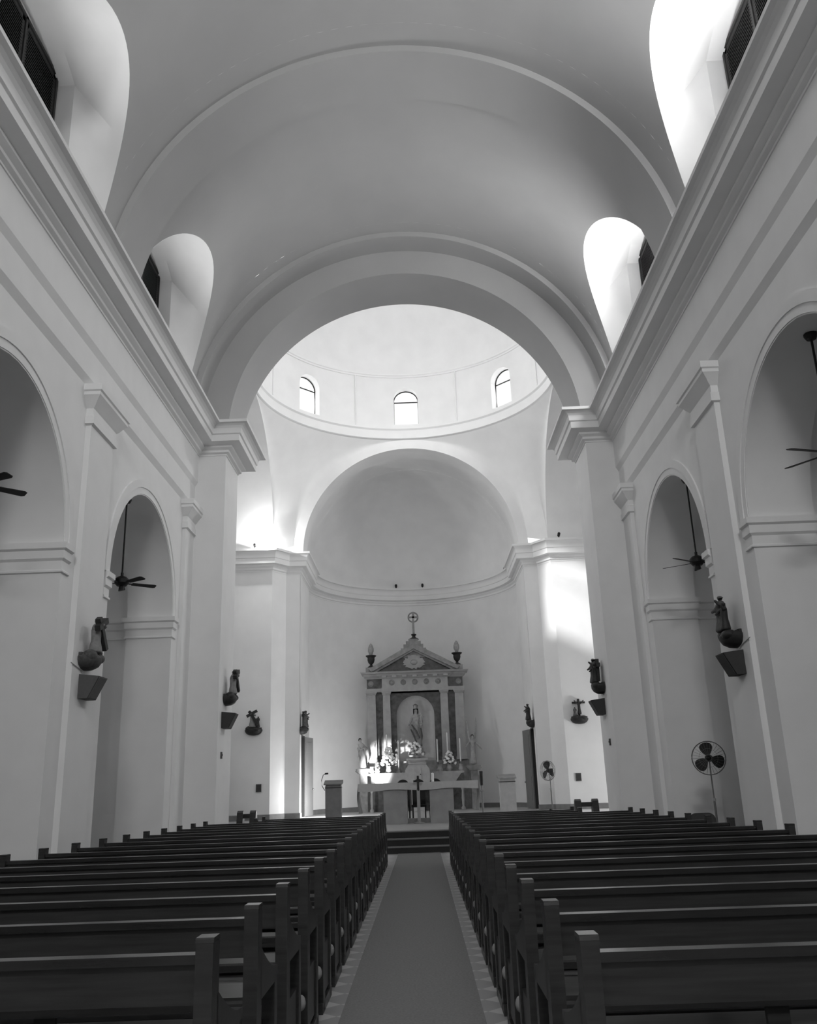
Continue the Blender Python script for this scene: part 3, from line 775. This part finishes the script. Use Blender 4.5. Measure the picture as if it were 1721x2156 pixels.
def angel(x, label, up, rz):
    t = thing('angel_statue', label, 'statue', (x, 39.35, 2.02), rz)
    b = MB(); b.box(-.15, .15, -.15, .15, -1.57, 0); b.build('pillar', MARBLEM, t, 0)
    b = MB(); b.prism([(-.34,.12),(.34,.12),(.26,0),(-.2,0)], lambda p: (p[0], -.2, p[1]), lambda p: (p[0], .2, p[1])); b.box(-.3, .3, -.18, .18, .12, .2); b.build('pedestal', MARBLEM, t, 0)
    if up: arms = ((-.17,.66,-.02,-.24,.58,-.06), (.19,.62,-.02,.30,.50,-.05))
    else: arms = ((-.10,.60,-.08,.02,.66,-.16), (.13,.60,-.08,.04,.66,-.16))
    V, E = robe_body(1.3, 0 if up else -.10, arms, .85)
    skin('body', [(xx,y,z+.2,a,c) for xx,y,z,a,c in V], E, STATUE if up else MARBLE, t)
    b = MB(); b.ball((.0 if up else -.12, .02, 1.41), .075, .08, .085); b.build('hair', HAIR, t)
    for s in (-1, 1):
        b = MB()
        if up: P = [(s*.06,.1,1.05),(s*.14,.14,1.5),(s*.20,.14,2.0),(s*.22,.13,2.28)]; R = [.05,.05,.035,.008]
        else: P = [(s*.06-.03,.1,1.2),(s*.17,.14,1.05),(s*.2+.05,.14,.7),(s*.16+.04,.12,.35)]; R = [.04,.075,.06,.01]
        b.tube(P, R, 8); b.build('wing', STATUE if up else MARBLE, t)
    return t
angel(-2.40, 'pale kneeling-looking angel statue at the left end of the high altar', False, .2)
angel(2.36, 'angel statue with thin raised wings at the right end of the high altar', True, 0)
# candles
def candle(x, zt, zb2, label, fat=1.):
    t = thing('altar_candle', label, 'candle', (x, 39.22, zb2), group='tall altar candles')
    b = MB(); b.lathe([(.02,0),(.11,0),(.11,.05),(.05,.12),(.025,.2),(.03,.3),(.055,.36),(.06,.40),(.02,.40)], n=16); b.build('candlestick', GOLD, t)
    b = MB(); b.lathe([(.03*fat,.40),(.03*fat,zt-zb2-.03),(.01,zt-zb2)], n=12); b.build('candle', CAND, t)
    return t
candle(-1.86, 3.30, 2.45-.45, 'thick sunlit white candle nearest the left angel', 1.5)
candle(-1.36, 3.62, 2.0, 'tall thin candle behind the big white bouquet')
candle(-.86, 3.36, 2.0, 'thin candle at the left edge of the niche')
candle(.82, 3.36, 2.0, 'thin candle at the right edge of the niche')
candle(1.26, 3.62, 2.0, 'tall thin candle behind the right bouquet')
candle(1.80, 3.36, 2.0, 'thin candle nearest the right angel')
# bouquets
def bouquet(x, y, z, r, h, nb, label, pm=PETAL, vase=.28):
    t = thing('flower_arrangement', label, 'flowers', (x, y, z))
    b = MB(); b.lathe([(.02,0),(.08,0),(.12,vase*.4),(.09,vase*.8),(.11,vase),(.02,vase)], n=16); b.build('vase', MARBLE, t)
    b = MB(); rnd = random.Random(label)
    for i in range(90):
        a = rnd.uniform(0, 2*PI); k = rnd.random()**.6; zz = rnd.random()
        p = Vector((r*k*(1-zz*.55)*math.cos(a), r*.7*k*(1-zz*.55)*math.sin(a), vase+h*zz*.92))
        d = Vector((math.cos(a), math.sin(a), rnd.uniform(-.2, .8))).normalized()*.09
        sd = d.cross(Vector((0,0,1))).normalized()*.03
        b.quad(p, p+d*.5+sd, p+d, p+d*.5-sd)
    b.tube([(0,0,vase*.8),(0,0,vase+h*.7)], .02, 6); b.build('foliage', LEAF, t, 0)
    q = MB(); q.ball((0,0,0), .055, .055, .045, 10, 6)
    for i in range(5): q.ball((.045*math.cos(i*1.257), .045*math.sin(i*1.257), -.01), .03, .03, .02, 8, 5)
    first = None
    for i in range(nb):
        zz = i/nb; a = i*2.4; k = .95*(1-zz*.75)
        loc = (r*k*math.cos(a), -abs(r*.7*k*math.sin(a))-.02, vase+.04+h*zz)
        if first is None: first = q.build('blossom', pm, t, loc=loc); o = first
        else: o = first.copy(); C.objects.link(o); o.parent = t; o.location = loc
        o.rotation_euler = (rnd.uniform(.3, 1.3), 0, rnd.uniform(-1, 1)); f = rnd.uniform(.8, 1.25); o.scale = (f, f, f)
    return t
bouquet(-1.28, 38.82, 2.0, .34, .75, 34, 'big bright white bouquet in a vase on the left of the high altar')
bouquet(1.30, 38.82, 2.0, .27, .5, 16, 'smaller white bouquet with dark leaves on the right of the high altar')
bouquet(-.06, 38.25, 2.54, .26, .5, 13, 'white flowers with dark leaves on the tabernacle below the niche statue', vase=.14)
bouquet(-1.76, 38.66, 2.0, .085, .22, 6, 'small low flowers in a vase between thick candle and big bouquet', MIDD, .2)
for x, lb in ((.9, 'small white vase below the candle at the right niche edge'), (1.78, 'small white vase below the candle nearest the right angel'), (-1.99, 'small white vase below the thick sunlit candle')):
    b = MB(); b.lathe([(.02,0),(.09,0),(.11,.08),(.07,.2),(.09,.28),(.02,.28)], n=16); tag(b.build('vase', MARBLE, loc=(x, 38.70, 2.0)), lb, 'vase')
b = MB(); b.lathe([(.04,0),(.04,.22),(.01,.24)], n=12); tag(b.build('pillar_candle', CAND, loc=(.42, 26.35, 1.553)), 'short white candle standing on the altar table', 'candle')

# ------------------------------------------------------------------ stations of the cross
def station(loc, rz, label, style):
    """local: wall plane y=0, relief projects to -y"""
    t = thing('station_relief', label, 'wall sculpture', loc, rz, group='stations of the cross')
    b = MB(); prof = [(.02,.0),(.17,.02),(.27,.07),(.325,.15),(.33,.20),(.27,.26),(.02,.29)]
    b.lathe(prof, (0,0,-.42), 20, PI, 2*PI, 1., .85); b.ball((-.14,-.14,-.19), .15, .12, .11, 14, 9); b.ball((.13,-.17,-.21), .15, .12, .09, 14, 9); b.box(-.3, .3, -.05, 0, -.3, -.14); b.build('console', DARK if style != 0 else MIDD, t)
    B = 1.7
    if style in (0, 4):      # bearing the cross
        V, E = robe_body(.62, -.03, ((-.16,.72,-.10,-.05,.80,-.2), (.2,.70,-.08,.12,.78,-.2)))
        skin('figure', [(x-.02,y-.18,z-.15,a*B,c*B) for x,y,z,a,c in V], E, ROBE, t)
        V, E = robe_body(.42, .02, ((-.2,.7,-.1,-.28,.8,-.12), (.18,.62,-.1,.1,.6,-.2)))
        skin('kneeling_figure', [(x+.17,y-.16,z-.15,a*B,c*B) for x,y,z,a,c in V], E, DARK, t)
        b = MB(); b.bar((.20,-.26,-.05),(-.14,-.24,.45),.095); b.bar((-.22,-.26,.26),(.16,-.26,.46),.095); b.build('cross', DARK, t, 0)
    elif style in (1, 5):    # two leaning figures, one carried
        V, E = robe_body(.66, .08, ((-.05,.62,-.1,.02,.55,-.22), (.24,.72,-.1,.3,.8,-.2)))
        skin('figure', [(x-.1,y-.175,z-.15,a*B,c*B) for x,y,z,a,c in V], E, MIDD, t)
        V, E = robe_body(.5, .06, ((-.16,.7,-.1,-.2,.6,-.2), (.2,.7,-.08,.24,.85,-.12)), .8)
        skin('bowed_figure', [(x+.12,y-.2,z-.15,a*B,c*B) for x,y,z,a,c in V], E, DARK, t)
        if style == 5: b = MB(); b.bar((.02,-.1,-.1),(.05,-.1,.46),.095); b.bar((-.16,-.1,.3),(.24,-.1,.3),.095); b.build('cross', DARK, t, 0)
    else:                    # crucifixion / deposition group
        V, E = robe_body(.5, 0, ((-.22,.86,-.04,-.34,1.02,-.08), (.22,.86,-.04,.34,1.02,-.08)), .7)
        skin('figure', [(x,y-.15,z-.08,a*B,c*B) for x,y,z,a,c in V], E, DARK, t)
        V, E = robe_body(.36, 0, ((-.16,.6,-.1,-.1,.7,-.2), (.16,.6,-.1,.1,.7,-.2)))
        skin('kneeling_figure', [(x-.17,y-.16,z-.15,a*B,c*B) for x,y,z,a,c in V], E, MIDD, t)
        b = MB(); b.bar((0,-.06,-.15),(0,-.06,.5),.07); b.bar((-.24,-.07,.36),(.24,-.07,.36),.07)
        b.build('cross', DARK, t, 0)
    return t
RZL, RZR = PI/2, -PI/2     # on left walls (facing +x) / right walls (facing -x)
station((-WX+.10, 14.95, 3.92), RZL, 'painted cross-bearing relief on the nearest left pier', 0)
station((WX-.10, 14.98, 3.92), RZR, 'dark relief of two leaning figures on the nearest right pier', 1)
station((-PW+.012, 22.55, 3.95), RZL, 'dark cross-bearing relief on the left crossing pier', 4)
station((PW-.012, 22.6, 3.92), RZR, 'dark relief with raised cross on the right crossing pier', 5)
station((-6.1, 33.638, 3.86), 0, 'dark relief with slanted cross on the left transept wall', 4)
station((6.06, 33.638, 3.86), 0, 'dark crucifixion relief on the right transept wall', 3)
station((-AX+.012, 34.62, 3.88), RZL, 'small relief above the left sanctuary door edge', 5)
station((AX-.012, 34.65, 3.85), RZR, 'small relief above the right sanctuary door edge', 1)
def wedge(loc, rz, label, m, cable=0):
    t = thing('wall_loudspeaker', label, 'loudspeaker', loc, rz, group='wedge shaped wall loudspeakers')
    b = MB(); b.prism([(0,.2),(-.34,.16),(-.16,-.2),(0,-.2)], lambda p: (-.21, p[0], p[1]), lambda p: (.21, p[0], p[1])); b.build('cabinet', m, t, 0)
    b = MB(); b.prism([(-.345,.14),(-.335,.15),(-.165,-.19),(-.18,-.19)], lambda p: (-.17, p[0], p[1]), lambda p: (.17, p[0], p[1])); b.build('grille', m, t, 0)
    if cable:
        b = MB(); b.tube([(cable*.62,-.012,.34),(cable*.35,-.012,.30),(cable*.12,-.015,.26),(cable*.1,-.06,.185)], .008, 6); b.build('cable', KNOB, t)
wedge((-WX+.10, 14.95, 3.22), RZL, 'grey wedge loudspeaker below the relief on the nearest left pier', mat('speaker_light_grey', .10, .7, .06, 20.), -1)
wedge((WX-.10, 14.95, 3.24), RZR, 'dark wedge loudspeaker below the relief on the nearest right pier', SPEAK, 1)
wedge((-PW, 22.35, 3.16), RZL, 'dark wedge loudspeaker on the left crossing pier', SPEAK)
wedge((PW, 22.75, 3.20), RZR, 'dark wedge loudspeaker on the right crossing pier', SPEAK)
# small plaques
for x, lb in ((-5.88, 'small dark plaque on the left transept wall'), (5.84, 'small dark plaque on the right transept wall')):
    t = thing('wall_plaque', lb, 'plaque', (x, 33.65, 1.56))
    b = MB(); b.box(-.1, .1, -.03, 0, -.14, .14); b.build('frame', MIDD, t, 0)
    b = MB(); b.box(-.075, .075, -.035, -.029, -.11, .11); b.build('plate', SPEAK, t, 0)
t = thing('upright_panel', 'narrow dark upright panel at the far left end of the left transept wall', 'panel', (-7.18, 33.6, 0))
b = MB(); b.box(-.09, .09, -.04, .0, .12, 2.0); b.build('board', SPEAK, t, 0)
b = MB(); b.box(-.11, .11, -.06, .0, 0, .12); b.build('foot', SPEAK, t, 0)
for x, y, lb in ((-PW+.0, 22.2, 'tiny dark switch box on the left crossing pier below the loudspeaker'), (PW-.0, 22.35, 'tiny dark switch box on the right crossing pier below the loudspeaker')):
    sg = 1 if x < 0 else -1
    t = thing('switch_box', lb, 'switch', (x, y, 2.32))
    b = MB(); b.box(0, sg*.03, -.05, .05, -.08, .08); b.build('case', MIDD, t, 0)
    b = MB(); b.box(sg*.03, sg*.045, -.012, .012, -.02, .03); b.build('toggle', DARK, t, 0)
# cornice spotlights
spots = [(-4.05, 38.6, 'near the left end of the apse cornice'), (-.72, 41.2, 'on the apse cornice left of its middle'), (.42, 41.25, 'on the apse cornice right of its middle'),
         (4.02, 38.7, 'near the right end of the apse cornice'), (-6.15, 33.4, 'on the left transept cornice'), (5.85, 33.4, 'on the right transept cornice')]
for x, y, lb in spots:
    if y > 36:
        d = Vector((x, y-AY)); d = d.normalized()*(APR-.18); x, y = d.x, AY+d.y
    t = thing('cornice_spotlight', 'small dark spotlight '+lb, 'spotlight', (x, y, 10.55), group='small spotlights on the cornice')
    b = MB(); b.lathe([(.02,0),(.07,0),(.07,.03),(.02,.05),(.02,.1)], n=10); b.build('foot', IRON, t)
    b = MB(); b.tube([(0,.06,.13),(0,-.09,.19)], .055, 10); b.build('lamp_head', IRON, t)

# ------------------------------------------------------------------ fans and loose things
def ceiling_fan(x, y, zt, zh, rot, label):
    t = thing('ceiling_fan', label, 'ceiling fan', (x, y, zt), rot, group='ceiling fans in the arcade arches')
    d = zh-zt
    b = MB(); b.lathe([(.02,-.10),(.07,-.09),(.10,-.03),(.10,.0),(.02,.0)], n=16); b.build('canopy', IRON, t)
    b = MB(); b.tube([(0,0,-.05),(0,0,d+.05)], .018, 8); b.build('rod', IRON, t)
    b = MB(); b.lathe([(.02,d-.10),(.10,d-.09),(.15,d-.03),(.15,d+.05),(.10,d+.10),(.03,d+.13),(.03,d+.2),(.01,d+.2)], n=20); b.lathe([(.02,d-.18),(.05,d-.18),(.05,d-.09),(.02,d-.09)], n=12); b.build('motor', IRON, t)
    for k in range(5):
        a = 2*PI*k/5; M = Matrix.Rotation(a, 4, 'Z') @ Matrix.Translation((0,0,d-.03)) @ Matrix.Rotation(math.radians(-14), 4, 'X')
        b = MB(); b.box(.12, .26, -.02, .02, -.006, .006, M)
        b.prism([(.22,-.055),(.70,-.075),(.74,-.05),(.74,.05),(.70,.075),(.22,.055)], lambda p: M @ Vector((p[0],p[1],-.005)), lambda p: M @ Vector((p[0],p[1],.005)))
        b.build('blade', BLADE, t, 0)
    return t
ZA = AS+AR
cf = ceiling_fan(-6.12, 18.2, ZA, 5.80, -.63, 'dark ceiling fan hanging in the far left arch')
dup(cf, (6.12, 18.2, ZA), .0, 'dark ceiling fan hanging in the far right arch')
dup(cf, (-6.12, 11.75, ZA), .8, 'dark ceiling fan of which one blade shows in the nearest left arch')
dup(cf, (6.12, 11.75, ZA), .91, 'dark ceiling fan of which one blade tip shows in the nearest right arch')
def pedestal_fan(x, y, z0, zc, rz, label, R=.30, tilt=0.):
    t = thing('pedestal_fan', label, 'fan', (x, y, z0), rz)
    h = zc-z0; b = MB(); b.lathe([(.02,0),(.24,0),(.23,.03),(.05,.06),(.03,.1)], n=24); b.build('base', IRON, t)
    b = MB(); b.tube([(0,.09,.05),(0,.09,h*.55)], .022, 10); b.tube([(0,.09,h*.5),(0,.09,h-.05)], .014, 10); b.build('pole', WIRE, t)
    b = MB(); b.tube([(0,.09,h*.55-.02),(0,.09,h*.55+.03)], .034, 10); b.build('collar', KNOB, t)
    b = MB(); b.tube([(0,.03,h),(0,.2,h)], .075, 14); b.build('motor', IRON, t)
    b = MB()
    ringp = lambda r, y2: [(r*math.cos(2*PI*i/36), y2, h+r*math.sin(2*PI*i/36)) for i in range(36)]
    for r, y2 in ((R, 0), (R*.98, -.05), (R*.98, .05), (R*.55, -.09), (R*.2, -.1)): b.tube(ringp(r, y2), .007 if r > .25 else .003, 6, True)
    for i in range(28):
        a = 2*PI*i/28; u = (math.cos(a), math.sin(a))
        b.tube([(R*.15*u[0], -.1, h+R*.15*u[1]), (R*.6*u[0], -.09, h+R*.6*u[1]), (R*u[0], 0, h+R*u[1]), (R*.6*u[0], .09, h+R*.6*u[1])], .0022, 4)
    b.build('guard', WIRE, t)
    for k in range(3):
        a = PI/2+.15+2*PI*k/3; b = MB(); pts = []
        M = Matrix.Translation((0,0,h)) @ Matrix.Rotation(-a+PI/2, 4, 'Y') @ Matrix.Rotation(math.radians(18), 4, 'Z')
        for i in range(20):
            q = 2*PI*i/20; pts.append((.155*math.sin(q)*(.8+.3*math.cos(q)), R*.53+R*.40*math.cos(q)))
        b.prism(pts, lambda p: M @ Vector((p[0], -.004, p[1])), lambda p: M @ Vector((p[0], .004, p[1])))
        b.build('fan_blade', BLADE, t)
    b = MB(); b.ball((0,-.02,h), .045, .05, .045); b.build('hub', IRON, t)
    return t
pedestal_fan(5.92, 18.5, 0, 1.79, -.35, 'large pedestal fan standing in the far right arch', .33)
pedestal_fan(4.45, 31.6, .45, 1.80, -.95, 'distant pedestal fan in front of the right sanctuary pier', .33)
t = thing('chair', 'chair with a rounded dark back behind the pews in the far right arch', 'chair', (5.32, 17.2, 0), PI)
b = MB(); N = 14
b.prism([(-.25,.46),(.25,.46),(.25,.64)]+[(.12+.13*math.cos(PI/2*i/6), .66+.13*math.sin(PI/2*i/6)) for i in range(7)]+[(-.12-.13*math.sin(PI/2*i/6), .66+.13*math.cos(PI/2*i/6)) for i in range(7)]+[(-.25,.64)],
    lambda p: (p[0], -.20-.05*(p[1]-.46), p[1]), lambda p: (p[0], -.22-.05*(p[1]-.46), p[1])); b.build('backrest', CHAIRM, t)
b = MB(); b.box(-.23, .23, -.22, .22, .43, .46); b.build('seat', CHAIRM, t, 0)
for x in (-.2, .2):
    for y in (-.19, .19): b = MB(); b.tube([(x,y,.43),(x*1.1,y*1.1,0)], .013, 8); b.build('leg', WIRE, t)

# ------------------------------------------------------------------ light
w = bpy.data.worlds.new('world'); sc.world = w; w.use_nodes = True
w.node_tree.nodes['Background'].inputs[0].default_value = (1, 1, 1, 1)
w.node_tree.nodes['Background'].inputs[1].default_value = 1.0
def area(name, loc, target, sx, sy, power, spread=180.):
    l = bpy.data.lights.new(name, 'AREA'); l.shape = 'RECTANGLE'; l.size = sx; l.size_y = sy; l.energy = power; l.spread = math.radians(spread)
    o = bpy.data.objects.new(name, l); C.objects.link(o); o.location = loc
    o.rotation_euler = (Vector(target)-Vector(loc)).to_track_quat('-Z', 'Z').to_euler(); return o
DRUM = 860
for k in range(8):
    a = k*PI/4; r = RDR+.62
    area('drum_daylight', (r*math.sin(a), CY+r*math.cos(a), 16.95), (0, CY+.6, 14.4 if k in (2, 6) else 16.6), 1.1, 1.9, DRUM*{0:.01,1:.015,7:.015,2:1.,6:1.,3:.03,4:.03,5:.03}[k])
for s in (-1, 1):
    for c in BAYS[:2]:
        area('lunette_fill', (s*(WXX-.12), c, 11.75), (s*4.3, c, 15.2), 2.2, 1.3, 105 if s > 0 else 26, 95.)  # added uplight hidden by the cornice; the shutters behind it are closed
        if s > 0: area('nave_cross_fill', (s*(WXX-.12), c, 11.75), (-s*6, c, 8), 2.2, 1.2, 205)  # added fill across the nave, in front of closed shutters
area('transept_daylight', (-11.5, CY, 8.4), (5, CY+1, 7), 2.1, 4., 20)
area('transept_daylight', (11.5, CY, 8.4), (-5, CY+1, 11), 2.1, 4., 50)
area('side_door_fill', (11.6, 31.2, 1.4), (6, 33.0, 1.2), 1.4, 2.4, 270)  # added fill for the lower right transept wall
area('entrance_fill', (0, Y0+.1, 3.4), (0, 10, 3.6), 4.2, 6.6, 12)  # added fill in the unseen west doorway
area('gallery_fill', (0, Y0+.1, 14.2), (0, 12, 14.2), 3.2, 2.2, 1000)  # added fill for ribs and nave from the unseen west end
p = bpy.data.lights.new('altar_floodlight', 'SPOT'); p.energy = 420; p.shadow_soft_size = .12; p.spot_size = math.radians(120); p.spot_blend = .6
po = bpy.data.objects.new('altar_floodlight', p); C.objects.link(po); po.location = (-3.25, 34.55, .75); po.rotation_euler = (Vector((-4.6, 35.9, 1.0))-Vector(po.location)).to_track_quat('-Z', 'Y').to_euler()
p = bpy.data.lights.new('altar_fill_spot', 'SPOT'); p.energy = 11000; p.shadow_soft_size = .08; p.spot_size = math.radians(20); p.spot_blend = .9  # added narrow spot, brightens the left part of the high altar
po = bpy.data.objects.new('altar_fill_spot', p); C.objects.link(po); po.location = (-2.95, 34.4, .8)
po.rotation_euler = (Vector((-1.78, 39.0, 2.15))-Vector(po.location)).to_track_quat('-Z', 'Y').to_euler()
p = bpy.data.lights.new('cornice_floodlight', 'POINT'); p.energy = 150; p.shadow_soft_size = .03
po = bpy.data.objects.new('cornice_floodlight', p); C.objects.link(po); po.location = (-5.7, 33.15, 10.72)
p = bpy.data.lights.new('sunbeam', 'SPOT'); p.energy = 45000; p.shadow_soft_size = .28; p.spot_size = math.radians(9); p.spot_blend = .05
po = bpy.data.objects.new('sunbeam', p); C.objects.link(po)
wv = Vector((-4.1, 24.8, 16.95)); hit = Vector((6.62, 33.65, 7.95)); dv = (hit-wv).normalized()
po.location = wv-dv*12; po.rotation_euler = dv.to_track_quat('-Z', 'Y').to_euler()
p = bpy.data.lights.new('sanctuary_fill', 'POINT'); p.energy = 150; p.shadow_soft_size = .2  # added fill for the apse walls, no lamp stands here
po = bpy.data.objects.new('sanctuary_fill', p); C.objects.link(po); po.location = (-3.3, 34.5, .9)
sc.cycles.max_bounces = 10; sc.cycles.diffuse_bounces = 6; sc.cycles.glossy_bounces = 3
sc.cycles.sample_clamp_indirect = 6
sc.view_settings.view_transform = 'Standard'; sc.view_settings.look = 'None'
sc.view_settings.exposure = .15; sc.view_settings.gamma = 1.; sc.view_settings.use_curve_mapping = False
